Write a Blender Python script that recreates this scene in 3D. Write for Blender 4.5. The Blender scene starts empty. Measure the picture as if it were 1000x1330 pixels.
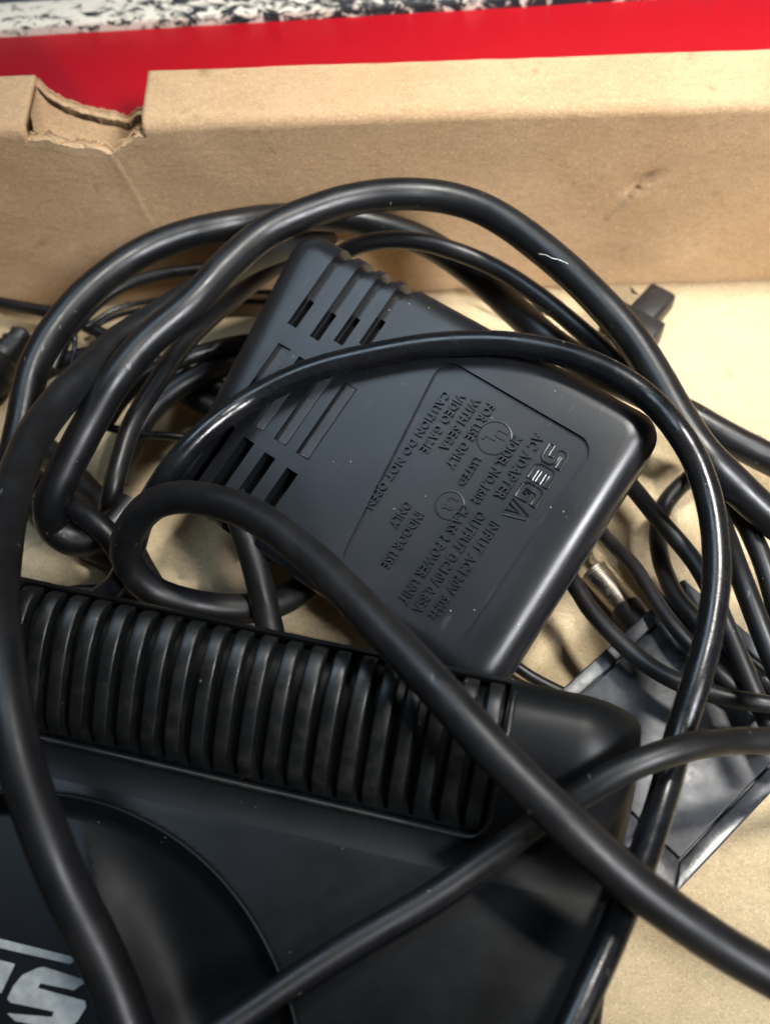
import bpy, bmesh, math, random
import numpy as np
from mathutils import Vector, Matrix, noise as mnoise

random.seed(7)
S = bpy.context.scene
COL = S.collection
CM = 0.01                                   # everything below is laid out in centimetres

# ------------------------------------------------------------------ camera
CAM_H, PITCH, ROLL, VFOV = 22.0, math.radians(58), math.radians(-2.0), math.radians(52)
FPX = 665 / math.tan(VFOV / 2)
FW = np.array([0, math.cos(PITCH), -math.sin(PITCH)])
_rt = np.array([1.0, 0, 0]); _up = np.cross(_rt, FW)
RT = _rt * math.cos(ROLL) + _up * math.sin(ROLL)
UP = -_rt * math.sin(ROLL) + _up * math.cos(ROLL)
CAM = np.array([0.0, 0.0, CAM_H])
cd = bpy.data.cameras.new('camera'); cam = bpy.data.objects.new('camera', cd); COL.objects.link(cam)
cam.matrix_world = Matrix(((RT[0], UP[0], -FW[0], 0), (RT[1], UP[1], -FW[1], 0),
                           (RT[2], UP[2], -FW[2], CAM_H * CM), (0, 0, 0, 1)))
cd.sensor_fit = 'VERTICAL'; cd.sensor_height = 24; cd.angle = VFOV
cd.clip_start = 0.005; cd.clip_end = 20
cd.dof.use_dof = True; cd.dof.focus_distance = 0.212; cd.dof.aperture_fstop = 9.0
S.camera = cam

# ------------------------------------------------------------------ world, lamps, exposure
w = bpy.data.worlds.new('World'); S.world = w; w.use_nodes = True
bg = w.node_tree.nodes['Background']
bg.inputs[0].default_value = (0.80, 0.90, 1.0, 1); bg.inputs[1].default_value = 0.035

def area(name, loc, target, size, size_y, power, color):
    ld = bpy.data.lights.new(name, 'AREA'); ld.shape = 'RECTANGLE'
    ld.size = size * CM; ld.size_y = size_y * CM; ld.energy = power; ld.color = color
    o = bpy.data.objects.new(name, ld); COL.objects.link(o)
    o.location = Vector(loc) * CM
    o.rotation_euler = (Vector(target) - Vector(loc)).to_track_quat('-Z', 'Y').to_euler()
    return o
def spot(name, loc, target, radius, cone, power, color):
    ld = bpy.data.lights.new(name, 'SPOT'); ld.shadow_soft_size = radius * CM; ld.spot_size = math.radians(cone); ld.spot_blend = 1.0
    ld.energy = power; ld.color = color
    o = bpy.data.objects.new(name, ld); COL.objects.link(o); o.location = Vector(loc) * CM
    o.rotation_euler = (Vector(target) - Vector(loc)).to_track_quat('-Z', 'Y').to_euler()
    return o
spot('ceiling_lamp', (36, 30, 120), (11, 19.5, 0), 9, 23.5, 92, (1.0, 0.965, 0.90))  # narrow cone shaped so its falloff imitates an unseen person's shadow at lower left
area('added_sheen_light', (-38, 46, 122), (-2, 12, 3), 56, 38, 5.0, (0.64, 0.82, 1.0))  # unseen light added to put a bluish sheen on the adapter
area('window_light', (62, -46, 92), (9, 19, 3), 27, 34, 0.78, (0.96, 0.97, 1.0)).data.spread = math.radians(26)
S.view_settings.view_transform = 'Standard'; S.view_settings.look = 'None'
S.view_settings.exposure = 0; S.view_settings.gamma = 1

# ------------------------------------------------------------------ layout helpers (cm)
def ray(px, py):
    d = RT * (px - 500) / FPX + UP * (665 - py) / FPX + FW
    return d
def at(px, py, h):                          # a point of the photograph at height h
    d = ray(px, py); return CAM + d * ((h - CAM[2]) / d[2])
def at_y(px, py, y):                        # on an upright plane at depth y
    d = ray(px, py); return CAM + d * (y / d[1])
def at_plane(px, py, o, n):
    d = ray(px, py); return CAM + d * (np.dot(o - CAM, n) / np.dot(d, n))

# ------------------------------------------------------------------ object helpers
def link(name, me, mat=None, parent=None):
    o = bpy.data.objects.new(name, me); COL.objects.link(o)
    if mat is not None and len(me.materials) == 0: me.materials.append(mat)
    if parent is not None: o.parent = parent
    return o
def mesh(name, verts, faces, mat, parent=None, smooth=40, loc=None):
    me = bpy.data.meshes.new(name)
    me.from_pydata([tuple(float(c) * CM for c in v) for v in verts], [], faces)
    me.validate(); me.update()
    bm = bmesh.new(); bm.from_mesh(me); bmesh.ops.recalc_face_normals(bm, faces=bm.faces[:]); bm.to_mesh(me); bm.free()
    shade(me, smooth)
    return link(name, me, mat, parent)
def shade(me, ang):
    if ang:
        me.shade_smooth(); me.set_sharp_from_angle(angle=math.radians(ang))
def thing(name, label, cat, group=None):
    o = bpy.data.objects.new(name, None); COL.objects.link(o); o.empty_display_size = 0.01
    return tag(o, label, cat, group)
def tag(o, label, cat, group=None):
    o['label'] = label; o['category'] = cat
    if group: o['group'] = group
    return o
def structure(o): o['kind'] = 'structure'; return o
def base_at(root, pos):                      # put the Empty at the thing's base, parts keep their place
    root.location = Vector([float(c) for c in pos]) * CM
    for c in root.children:
        c.matrix_parent_inverse = Matrix.Translation(-root.location)
def baked(o):                               # apply modifiers, no operators
    dg = bpy.context.evaluated_depsgraph_get(); dg.update()
    me = bpy.data.meshes.new_from_object(o.evaluated_get(dg))
    o.modifiers.clear(); old = o.data; o.data = me; bpy.data.meshes.remove(old); return o

def tube_data(pts, rad, seg=16, caps=True):
    pts = [Vector([float(c) for c in p]) for p in pts]; n = len(pts)
    rads = rad if hasattr(rad, '__len__') else [rad] * n
    V, Fc = [], []
    t0 = (pts[1] - pts[0]).normalized()
    u = t0.orthogonal().normalized()
    for i in range(n):
        t = (pts[min(i + 1, n - 1)] - pts[max(i - 1, 0)]).normalized()
        u = (u - t * u.dot(t)).normalized(); v = t.cross(u)
        for k in range(seg):
            a = 2 * math.pi * k / seg
            V.append(pts[i] + (u * math.cos(a) + v * math.sin(a)) * rads[i])
    for i in range(n - 1):
        for k in range(seg):
            k2 = (k + 1) % seg
            Fc.append((i * seg + k, i * seg + k2, (i + 1) * seg + k2, (i + 1) * seg + k))
    if caps:
        Fc.append(tuple(range(seg - 1, -1, -1))); Fc.append(tuple((n - 1) * seg + k for k in range(seg)))
    return V, Fc
def spline(P_, step):                        # Catmull-Rom (centripetal-ish) through control points
    P_ = [np.array(p, float) for p in P_]
    P_ = [2 * P_[0] - P_[1]] + P_ + [2 * P_[-1] - P_[-2]]
    out = []
    for i in range(1, len(P_) - 2):
        p0, p1, p2, p3 = P_[i - 1:i + 3]
        d = np.linalg.norm(p2 - p1); n = max(2, int(d / step))
        a = max(np.linalg.norm(p1 - p0), 1e-6) ** .5; b = max(d, 1e-6) ** .5; c = max(np.linalg.norm(p3 - p2), 1e-6) ** .5
        m1 = (p2 - p1) + b * ((p1 - p0) / a - (p2 - p0) / (a + b))
        m2 = (p2 - p1) + b * ((p3 - p2) / c - (p3 - p1) / (b + c))
        for k in range(n):
            t = k / n
            out.append((2 * t**3 - 3 * t**2 + 1) * p1 + (t**3 - 2 * t**2 + t) * m1 + (-2 * t**3 + 3 * t**2) * p2 + (t**3 - t**2) * m2)
    out.append(P_[-2]); return out

# ------------------------------------------------------------------ materials
class NT:
    def __init__(s, name):
        s.m = bpy.data.materials.new(name); s.m.use_nodes = True; s.t = s.m.node_tree
        s.b = s.t.nodes['Principled BSDF']; s.co = s.n('ShaderNodeTexCoord').outputs['Object']
    def n(s, kind, **kw):
        nd = s.t.nodes.new(kind)
        for k, v in kw.items(): setattr(nd, k, v)
        return nd
    def l(s, a, b): s.t.links.new(a, b)
    def put(s, sock, v):
        if isinstance(v, bpy.types.NodeSocket): s.l(v, sock)
        else: sock.default_value = v
    def mapped(s, scale, rot=(0, 0, 0), loc=(0, 0, 0)):
        mp = s.n('ShaderNodeMapping'); mp.inputs['Scale'].default_value = scale; mp.inputs['Rotation'].default_value = rot
        mp.inputs['Location'].default_value = loc
        s.l(s.co, mp.inputs['Vector']); return mp.outputs[0]
    def noise(s, scale, detail=4, rough=.6, vec=None, dist=0):
        nd = s.n('ShaderNodeTexNoise'); nd.inputs['Scale'].default_value = scale; nd.inputs['Detail'].default_value = detail
        nd.inputs['Roughness'].default_value = rough; nd.inputs['Distortion'].default_value = dist
        s.l(vec if vec is not None else s.co, nd.inputs['Vector']); return nd.outputs['Fac']
    def voro(s, scale, vec=None):
        nd = s.n('ShaderNodeTexVoronoi'); nd.inputs['Scale'].default_value = scale
        s.l(vec if vec is not None else s.co, nd.inputs['Vector']); return nd.outputs['Distance']
    def ramp(s, f, *stops):
        r = s.n('ShaderNodeValToRGB'); e = r.color_ramp.elements
        while len(e) < len(stops): e.new(.5)
        for el, (p, c) in zip(e, stops):
            el.position = p; el.color = (c, c, c, 1) if not hasattr(c, '__len__') else (*c, 1)
        s.l(f, r.inputs[0]); return r.outputs[0]
    def mix(s, f, a, b, mode='MIX'):
        mx = s.n('ShaderNodeMix', data_type='RGBA', blend_type=mode)
        s.put(mx.inputs[0], f)
        for sock, v in ((mx.inputs[6], a), (mx.inputs[7], b)):
            s.put(sock, v if isinstance(v, bpy.types.NodeSocket) else (*v, 1))
        return mx.outputs[2]
    def math(s, op, a, b=0.0):
        nd = s.n('ShaderNodeMath', operation=op); s.put(nd.inputs[0], a); s.put(nd.inputs[1], b); return nd.outputs[0]
    def bump(s, h, strength, dist, prev=None):
        nd = s.n('ShaderNodeBump'); nd.inputs['Strength'].default_value = strength; nd.inputs['Distance'].default_value = dist
        s.l(h, nd.inputs['Height'])
        if prev is not None: s.l(prev, nd.inputs['Normal'])
        return nd.outputs[0]
    def done(s, color=None, rough=None, normal=None, metal=0, spec=.5):
        if color is not None: s.put(s.b.inputs['Base Color'], color if isinstance(color, bpy.types.NodeSocket) else (*color, 1))
        if rough is not None: s.put(s.b.inputs['Roughness'], rough)
        if normal is not None: s.l(normal, s.b.inputs['Normal'])
        s.b.inputs['Metallic'].default_value = metal; s.b.inputs['Specular IOR Level'].default_value = spec
        return s.m

def kraft(name, dark, light, spots=True):
    t = NT(name)
    fib = t.noise(1, 6, .75, t.mapped((330, 620, 760)))
    big = t.noise(26, 5, .6)
    fine = t.noise(1500, 4, .75)
    c = t.mix(t.ramp(big, (.3, 0), (.72, 1)), dark, light)
    c = t.mix(t.math('MULTIPLY', t.ramp(fib, (.45, 0), (.70, 1)), .40), c, tuple(v * .66 for v in dark))
    c = t.mix(t.math('MULTIPLY', t.ramp(fine, (.52, 0), (.72, 1)), .75), c, tuple(min(1, v * 1.35) for v in light))
    c = t.mix(t.math('MULTIPLY', t.ramp(t.noise(1900, 3, .7, t.mapped((1, 1, 1), (0, 0, 0), (3, 1, 2))), (.55, 0), (.72, 1)), .70), c, tuple(v * .55 for v in dark))
    if spots:
        sp = t.math('MULTIPLY', t.ramp(t.noise(110, 2, .5), (.69, 0), (.76, 1)), .45)
        c = t.mix(sp, c, tuple(v * .38 for v in dark))
        fl = t.ramp(t.voro(420), (.05, 1), (.085, 0))
        c = t.mix(t.math('MULTIPLY', fl, t.ramp(t.noise(60), (.6, 0), (.68, .8))), c, tuple(v * .3 for v in dark))
    h = t.math('ADD', t.math('MULTIPLY', fib, .6), t.math('ADD', t.math('MULTIPLY', big, 1.4), t.math('MULTIPLY', fine, .35)))
    return t.done(c, .92, t.bump(h, .6, .0008), spec=.12)
M_WALL = kraft('kraft_wall', (.46, .30, .165), (.56, .385, .228))
M_FLOOR = kraft('kraft_floor', (.48, .375, .228), (.56, .45, .285))
M_TORN = kraft('kraft_torn', (.45, .30, .165), (.60, .43, .26), False)

def rubber(name, base, r0, r1, dusty=.5, scuff=True):
    t = NT(name)
    n1 = t.noise(180, 5, .65); n2 = t.noise(45, 3, .5)
    c = t.mix(t.ramp(n2, (.35, 0), (.7, 1)), base, tuple(v * 1.5 + .002 for v in base))
    rough = t.ramp(n1, (.3, r0), (.72, r1))
    if scuff:
        sp = t.math('MULTIPLY', t.ramp(t.voro(520), (.055, 1), (.10, 0)), t.ramp(t.noise(120, 2), (.60, 0), (.67, 1)))
        sc = t.math('MULTIPLY', t.ramp(t.noise(1, 2, .5, t.mapped((700, 160, 260), (.4, .7, .3))), (.735, 0), (.76, 1)), .5)
        m = t.math('MAXIMUM', t.math('MULTIPLY', sp, dusty), t.math('MULTIPLY', sc, dusty))
        c = t.mix(m, c, (.24, .23, .21))
    c = t.mix(t.math('MULTIPLY', t.ramp(t.noise(28, 5, .7), (.52, 0), (.75, 1)), .02 * dusty * 2), c, (.35, .29, .23))
    return t.done(c, rough, t.bump(t.noise(900, 3, .6), .10, .0003), spec=.5)
M_CABLE = rubber('cable_rubber', (.0036, .0040, .0049), .31, .45, 1.0)
M_CABLE_MATT = rubber('cable_rubber_matt', (.0042, .0046, .0055), .36, .52, .9)
M_CABLE_GLOSS = rubber('cable_rubber_glossy', (.0036, .0042, .0054), .18, .34, .6)
def console_mat(name='console_plastic', r0=.26, r1=.32):
    t = NT(name); n = t.noise(140, 4, .6)
    c = t.mix(t.ramp(t.noise(40, 5, .7), (.35, 0), (.7, 1)), (.0026, .0032, .0040), (.0044, .0050, .0060))
    sp = t.math('MULTIPLY', t.ramp(t.voro(480), (.05, 1), (.08, 0)), t.ramp(t.noise(70, 2), (.60, 0), (.66, 1)))
    c = t.mix(t.math('MULTIPLY', sp, .35), c, (.40, .39, .37))
    return t.done(c, t.ramp(n, (.3, r0), (.7, r1)), t.bump(t.noise(2600, 2, .5), .05, .0001), spec=.24)
M_CONSOLE = console_mat()
M_CONSOLE_MATT = console_mat('console_grained_plastic', .40, .48)
def rib_mat():
    t = NT('dusty_rib_plastic'); n = t.noise(70, 6, .75); d = t.noise(260, 5, .7)
    c = t.mix(t.math('MULTIPLY', t.ramp(t.math('MULTIPLY', t.math('ADD', n, d), .5), (.50, 0), (.68, 1)), .035), (.0045, .0052, .0055), (.30, .24, .18))
    sp = t.math('MULTIPLY', t.ramp(t.voro(380), (.05, 1), (.09, 0)), t.ramp(t.noise(90, 2), (.58, 0), (.64, 1)))
    c = t.mix(t.math('MULTIPLY', sp, .5), c, (.4, .37, .33))
    return t.done(c, t.ramp(d, (.35, .33), (.65, .50)), t.bump(d, .08, .0002))
def switch_mat(name, r0, r1, lo, hi):
    t = NT(name); n = t.noise(55, 6, .75); d = t.noise(330, 5, .7)
    f = t.ramp(t.math('ADD', t.math('MULTIPLY', n, .7), t.math('MULTIPLY', d, .3)), (.40, 0), (.66, 1))
    c = t.mix(f, lo, hi)
    return t.done(c, t.ramp(d, (.3, r0), (.7, r1)), t.bump(d, .2, .0003))
M_SWITCH = switch_mat('scuffed_switch_plastic', .30, .50, (.008, .009, .011), (.065, .07, .08))
M_RIM = switch_mat('rubbed_glint_plastic', .17, .30, (.02, .022, .025), (.10, .105, .115))  # rubbed plastic, made paler to stand in for the lamp's glint

M_RIB = rib_mat()

def adapter_mat():
    t = NT('adapter_plastic')
    n2 = t.noise(60, 5, .65)
    c = t.mix(t.ramp(n2, (.35, 0), (.7, 1)), (.0045, .0052, .0068), (.0075, .0085, .0108))
    sp = t.math('MULTIPLY', t.ramp(t.voro(420), (.05, 1), (.09, 0)), t.ramp(t.noise(90, 2), (.54, 0), (.62, 1)))
    c = t.mix(t.math('MULTIPLY', sp, .7), c, (.45, .44, .42))
    c = t.mix(t.math('MULTIPLY', t.ramp(t.noise(22, 6, .75), (.5, 0), (.72, 1)), .02), c, (.4, .33, .26))
    sc = t.ramp(t.noise(1, 2, .5, t.mapped((900, 120, 300), (.2, .4, 1.1))), (.70, 0), (.73, 1))
    c = t.mix(t.math('MULTIPLY', sc, .04), c, (.4, .41, .43))
    rough = t.ramp(t.noise(40, 4, .6), (.3, .29), (.7, .39))
    b = t.bump(t.noise(3200, 2, .5), .10, .00015)
    return t.done(c, rough, b, spec=.5)
M_ADAPTER = adapter_mat()
def louvre_mat():
    t = NT('sandblasted_lit_plastic'); g = t.noise(1300, 3, .7)
    return t.done(t.mix(g, (.022, .025, .030), (.07, .077, .09)), .5, t.bump(g, .5, .0005))  # rough grain; paler colour stands in for light on the sloping pads
M_LOUVRE = louvre_mat()
def print_mat():
    t = NT('worn_grey_print'); c = t.mix(t.ramp(t.noise(500, 4), (.4, 0), (.65, 1)), (.30, .32, .32), (.42, .44, .43))
    return t.done(c, .5)
M_PRINT = print_mat()
def metal_mat():
    t = NT('nickel'); n = t.noise(300, 3)
    return t.done(t.mix(n, (.24, .215, .185), (.42, .385, .335)), t.ramp(n, (.3, .34), (.7, .5)), metal=1)
M_METAL = metal_mat()
def red_mat():
    t = NT('red_print')
    sx = t.n('ShaderNodeSeparateXYZ'); t.l(t.co, sx.inputs[0])
    # printed facets: a diagonal darker field at the left
    diag = t.math('ADD', sx.outputs[0], t.math('MULTIPLY', sx.outputs[1], .62))
    f = t.ramp(t.math('MULTIPLY', t.math('ADD', diag, .2), 1.0), (.2745, 1), (.2785, 0))
    c = t.mix(t.noise(70, 4), (.31, .001, .006), (.37, .0015, .008))
    c = t.mix(t.math('MULTIPLY', f, .65), c, (.22, .002, .010))
    sp = t.ramp(t.voro(90), (.02, 1), (.03, 0))
    c = t.mix(t.math('MULTIPLY', sp, t.ramp(t.noise(30), (.62, 0), (.66, .8))), c, (.8, .6, .55))
    return t.done(c, .5, t.bump(t.noise(400, 3), .08, .0004), spec=.25)
M_RED = red_mat()
def worn_mat():
    t = NT('worn_black_edge')
    v = t.mapped((.62, 1, 1))
    n = t.noise(330, 7, .74, v, .7); n2 = t.noise(60, 3, .5)
    m = t.ramp(t.math('ADD', n, t.math('MULTIPLY', t.math('SUBTRACT', n2, .5), .5)), (.44, 1), (.50, 0))
    sx = t.n('ShaderNodeSeparateXYZ'); t.l(t.co, sx.inputs[0])
    lft = t.ramp(t.math('ADD', t.math('MULTIPLY', sx.outputs[0], 3.2), .5), (.15, 0), (.62, 1))   # more ink left towards the right
    m2 = t.ramp(t.math('ADD', n, t.math('MULTIPLY', lft, -.16)), (.39, 1), (.44, 0))
    m = t.math('MAXIMUM', t.math('MULTIPLY', m, .0), m2)
    c = t.mix(m, (.66, .61, .51), (.014, .018, .022))
    return t.done(c, .7, t.bump(m, .4, -.0003), spec=.3)
M_WORN = worn_mat()
def slate_mat():
    t = NT('dark_board'); return t.done(t.mix(t.noise(80, 4), (.03, .036, .042), (.055, .062, .07)), .6)
M_SLATE = slate_mat()
def table_mat():
    t = NT('table_wood'); n = t.noise(1, 5, .6, t.mapped((12, 120, 12)))
    return t.done(t.mix(n, (.10, .065, .04), (.18, .12, .075)), .5)
M_TABLE = table_mat()
def fibre_mat():
    t = NT('white_fibre'); return t.done((.55, .54, .51), .7)
M_FIBRE = fibre_mat()

# ------------------------------------------------------------------ table
structure(mesh('table_top', [(-120, -90, -.45), (120, -90, -.45), (120, 130, -.45), (-120, 130, -.45)], [(0, 1, 2, 3)], M_TABLE, smooth=0))

# ------------------------------------------------------------------ cardboard box
box = thing('cardboard_box', 'open kraft cardboard box with torn notch in its rolled back wall, holding the cables', 'box')
WX0, WX1, WY, WYB, WZ = -19.0, 18.0, 20.9, 22.95, 6.12
def prism(name, x0, x1, y0, y1, z0, z1, mat, parent, bev=0.0, seg=2, smooth=40):
    bm = bmesh.new(); bmesh.ops.create_cube(bm, size=1)
    bmesh.ops.scale(bm, vec=((x1 - x0) * CM, (y1 - y0) * CM, (z1 - z0) * CM), verts=bm.verts)
    bmesh.ops.translate(bm, vec=((x0 + x1) / 2 * CM, (y0 + y1) / 2 * CM, (z0 + z1) / 2 * CM), verts=bm.verts)
    if bev: bmesh.ops.bevel(bm, geom=bm.edges[:], offset=bev * CM, segments=seg, affect='EDGES', profile=.5)
    me = bpy.data.meshes.new(name); bm.to_mesh(me); bm.free(); shade(me, smooth)
    return link(name, me, mat, parent)
# bottom panel: slightly wavy sheet
V, Fc = [], []
nx, ny = 120, 110
for j in range(ny + 1):
    for i in range(nx + 1):
        x = WX0 + (WX1 - WX0) * i / nx; y = -11 + (WY + .05 + 11) * j / ny
        z = .07 * mnoise.noise((x * .12, y * .12, 3)) + .02 * mnoise.noise((x * .6, y * .6, 5)) - .06
        V.append((x, y, z))
for j in range(ny):
    for i in range(nx):
        a = j * (nx + 1) + i; Fc.append((a, a + 1, a + nx + 2, a + nx + 1))
fl = mesh('bottom_panel', V, Fc, M_FLOOR, box, smooth=60)
sm = fl.modifiers.new('t', 'SOLIDIFY'); sm.thickness = .25 * CM; sm.offset = -1
baked(fl)
prism('side_wall', WX0 - .5, WX0, -11, WYB, -.35, WZ, M_WALL, box, .1)
prism('side_wall', WX1, WX1 + .5, -11, WYB, -.35, WZ, M_WALL, box, .1)
prism('front_wall', WX0 - .5, WX1 + .5, -11.5, -11, -.35, WZ, M_WALL, box, .1)

# back wall: one folded sheet (inner face, rolled top, outer face) with the torn notch
fr = [at_y(px, py, WY) for px, py in ((27, 150), (36, 166), (60, 181), (98, 191), (130, 195), (150, 199), (168, 190), (180, 178), (189, 165))]
bk = [at_y(px, py, WYB) for px, py in ((30, 101), (45, 118), (66, 130), (92, 140), (120, 146), (150, 152), (166, 143), (187, 132))]
XL = at_y(28, 125, WY + .6)[0]; XR = at_y(186, 118, WY + .9)[0]
frx = [p[0] for p in fr]; frz = [p[2] for p in fr]; bkx = [p[0] for p in bk]; bkz = [p[2] for p in bk]
def stretch(x, xs): return xs[0] + (xs[-1] - xs[0]) * (x - XL) / (XR - XL)
def fz(x): return min(WZ - .42, _fz(x))
def _fz(x): return float(np.interp(stretch(x, frx), frx, frz)) + .05 * mnoise.noise((x * 3.1, 1, 2)) + .03 * mnoise.noise((x * 9, 4, 2))
def bz(x): return float(np.interp(stretch(x, bkx), bkx, bkz)) + .05 * mnoise.noise((x * 3.3, 7, 2)) + .03 * mnoise.noise((x * 8, 9, 2))
RF = .34
dent = at_y(833, 238, WY); cr0 = at_y(152, 205, WY); cr1 = at_y(205, 300, WY)
rg0 = at_y(786, 284, WY); rg1 = at_y(845, 232, WY)
wr0 = at_y(190, 160, WY); wr1 = at_y(275, 146, WY)
def segd(x, z, a, b):
    ax, az, bx, bz_ = a[0], a[2], b[0], b[2]
    L2 = (bx - ax) ** 2 + (bz_ - az) ** 2
    t = ((x - ax) * (bx - ax) + (z - az) * (bz_ - az)) / L2; tc = min(1, max(0, t))
    dx, dz = x - ax - tc * (bx - ax), z - az - tc * (bz_ - az)
    side = ((bx - ax) * (z - az) - (bz_ - az) * (x - ax))
    return math.hypot(dx, dz), (1 if side > 0 else -1), tc
def wall_dy(x, z):
    d = .07 * mnoise.noise((x * .16, z * .25, 0)) + .035 * mnoise.noise((x * .7, z * .9, 2)) + .006 * mnoise.noise((x * 3, z * 6, 8))
    dx, dz = x - dent[0], z - dent[2]
    q = dx * .8 + dz * .6; r = -dx * .6 + dz * .8
    d += .17 * math.exp(-((q / .42) ** 2 + (r / .17) ** 2)) - .07 * math.exp(-((q / .6) ** 2 + ((r + .33) / .16) ** 2))
    s, sd, t = segd(x, z, rg0, rg1); d += .055 * math.exp(-(s / .10) ** 2) * sd
    s, sd, t = segd(x, z, cr0, cr1); d += (.022 * sd * math.exp(-(s / .14) ** 2) - .03 * math.exp(-(s / .3) ** 2)) * (1 - .7 * t)
    s, sd, t = segd(x, z, wr0, wr1); d += .05 * sd * math.exp(-(s / .09) ** 2) * (1 - t)
    return d
def profile(x, cut):
    inner = []; zc = fz(min(max(x, XL), XR))
    for k in range(55 if cut else 61):
        z = 4.2 * k / 40 if k <= 40 else (4.2 + (zc - 4.2) * (k - 40) / 14 if k <= 54 else zc + (WZ - RF - zc) * (k - 54) / 6)
        inner.append((WY + wall_dy(x, z), z))
    n = .03 * mnoise.noise((x * .35, 5, 5)) + .012 * mnoise.noise((x * 1.6, 5, 1))
    top = []
    if not cut:
        base = WY + wall_dy(x, WZ - RF)
        for k in range(1, 9):
            a = math.pi / 2 * k / 8; top.append((base + RF * (1 - math.cos(a)), WZ - RF + RF * math.sin(a) + n * k / 8))
        for k in range(1, 10): top.append((base + RF + (WYB - .2 - base - RF) * k / 10, WZ + n + .012 * mnoise.noise((x * 2, k, 0))))
        for k in range(0, 7):
            a = math.pi / 2 * k / 6; top.append((WYB - .2 + .2 * math.sin(a), WZ + n - .2 + .2 * math.cos(a)))
    zb = bz(x) if cut else WZ - .2 + n
    outer = [(WYB, zb * (1 - k / 20) - .35 * k / 20) for k in range(0 if cut else 1, 21)]
    return inner, top, outer
V, Fc = [], []
def strip(cols):
    rows = len(cols[0][1]); b = len(V)
    for x, pr in cols: V.extend((x, y, z) for y, z in pr)
    for i in range(len(cols) - 1):
        for j in range(rows - 1):
            a = b + i * rows + j; Fc.append((a, a + rows, a + rows + 1, a + 1))
def xs(a, b, st): n = max(2, int((b - a) / st)); return [a + (b - a) * i / n for i in range(n + 1)]
for a, b in ((WX0, XL), (XR, WX1)):
    cols = []
    for x in xs(a, b, .09):
        i, t, o = profile(x, False); cols.append((x, i + t + o))
    strip(cols)
ci, co_ = [], []
for x in xs(XL, XR, .05):
    i, t, o = profile(x, True); ci.append((x, i)); co_.append((x, o))
strip(ci); strip(co_)
me = bpy.data.meshes.new('back_wall'); me.from_pydata([Vector(v) * CM for v in V], [], Fc); me.update()
bm = bmesh.new(); bm.from_mesh(me); bmesh.ops.remove_doubles(bm, verts=bm.verts[:], dist=.004 * CM); bmesh.ops.recalc_face_normals(bm, faces=bm.faces[:]); bm.to_mesh(me); bm.free()
shade(me, 50)
bw = link('back_wall', me, M_WALL, box)
sm = bw.modifiers.new('t', 'SOLIDIFY'); sm.thickness = .26 * CM; sm.offset = -1
baked(bw)
# torn board edges: two ragged liners with the wavy flute between, along both cut edges
def torn(name, zf, y0, thick, freq, seed):
    V, Fc = [], []
    X = xs(XL + .02, XR - .02, .035)
    def ribbon(fy, fz_top, h):
        b = len(V)
        for x in X:
            y, z = fy(x), fz_top(x); V.extend([(x, y - .012, z), (x, y + .012, z), (x, y + .012, z - h), (x, y - .012, z - h)])
        for i in range(len(X) - 1):
            for k in range(4):
                a = b + i * 4 + k; c = b + i * 4 + (k + 1) % 4; Fc.append((a, c, c + 4, a + 4))
    def fray(x, s, amp): return amp * (mnoise.noise((x * 4.5, s, seed)) + .8 * mnoise.noise((x * 15, s, seed)) + .4 * mnoise.noise((x * 40, s, seed)))
    ribbon(lambda x: y0 + wall_dy(x, zf(x)) * (y0 < WY + 1) + .012, lambda x: zf(x) + .03 + fray(x, 1, .06), .25)
    ribbon(lambda x: y0 + thick + .05 * mnoise.noise((x * 2, 3, seed)), lambda x: zf(x) + .05 + fray(x, 2, .09), .25)
    ribbon(lambda x: y0 + thick * (.5 + .46 * math.sin(x * freq + 2.2 * mnoise.noise((x * 1.1, 0, seed)))), lambda x: zf(x) + .04 + fray(x, 3, .06), .3)
    mesh(name, V, Fc, M_TORN, bw, smooth=50)
torn('torn_edge', fz, WY - .01, .27, 9.5, 11)
torn('torn_edge', bz, WYB - .26, .27, 8.5, 23)
# inside of the rolled wall, seen through the notch: the folded inner ply
V, Fc = [], []
X = xs(XL - .3, XR + .3, .06)
for x in X:
    t = (x - XL) / (XR - XL)
    for k in range(9):
        s = k / 8
        zf_, zb_ = fz(min(max(x, XL), XR)) - .22, bz(min(max(x, XL), XR)) - .18
        V.append((x, WY + .3 + (WYB - WY - .58) * s, zf_ + (zb_ - zf_) * s - 1.1 * math.sin(math.pi * s) + .05 * mnoise.noise((x * 1.5, s * 3, 4))))
for i in range(len(X) - 1):
    for k in range(8):
        a = i * 9 + k; Fc.append((a, a + 9, a + 10, a + 1))
mesh('inner_ply', V, Fc, M_WALL, bw, smooth=60)
# little torn flap of the puncture
f0 = at_y(829, 241, WY); f1 = at_y(848, 236, WY); f2 = at_y(838, 247, WY); f3 = at_y(846, 243, WY)
mesh('torn_flap', [(f0[0], WY + .02, f0[2]), (f1[0], WY + .0, f1[2]), (f3[0], WY - .07, f3[2]), (f2[0], WY - .06, f2[2]),
                   (f0[0], WY + .05, f0[2]), (f1[0], WY + .03, f1[2]), (f3[0], WY - .04, f3[2]), (f2[0], WY - .03, f2[2])],
     [(0, 1, 2, 3), (4, 7, 6, 5), (0, 4, 5, 1), (1, 5, 6, 2), (2, 6, 7, 3), (3, 7, 4, 0)], M_TORN, bw, smooth=0)

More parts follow.
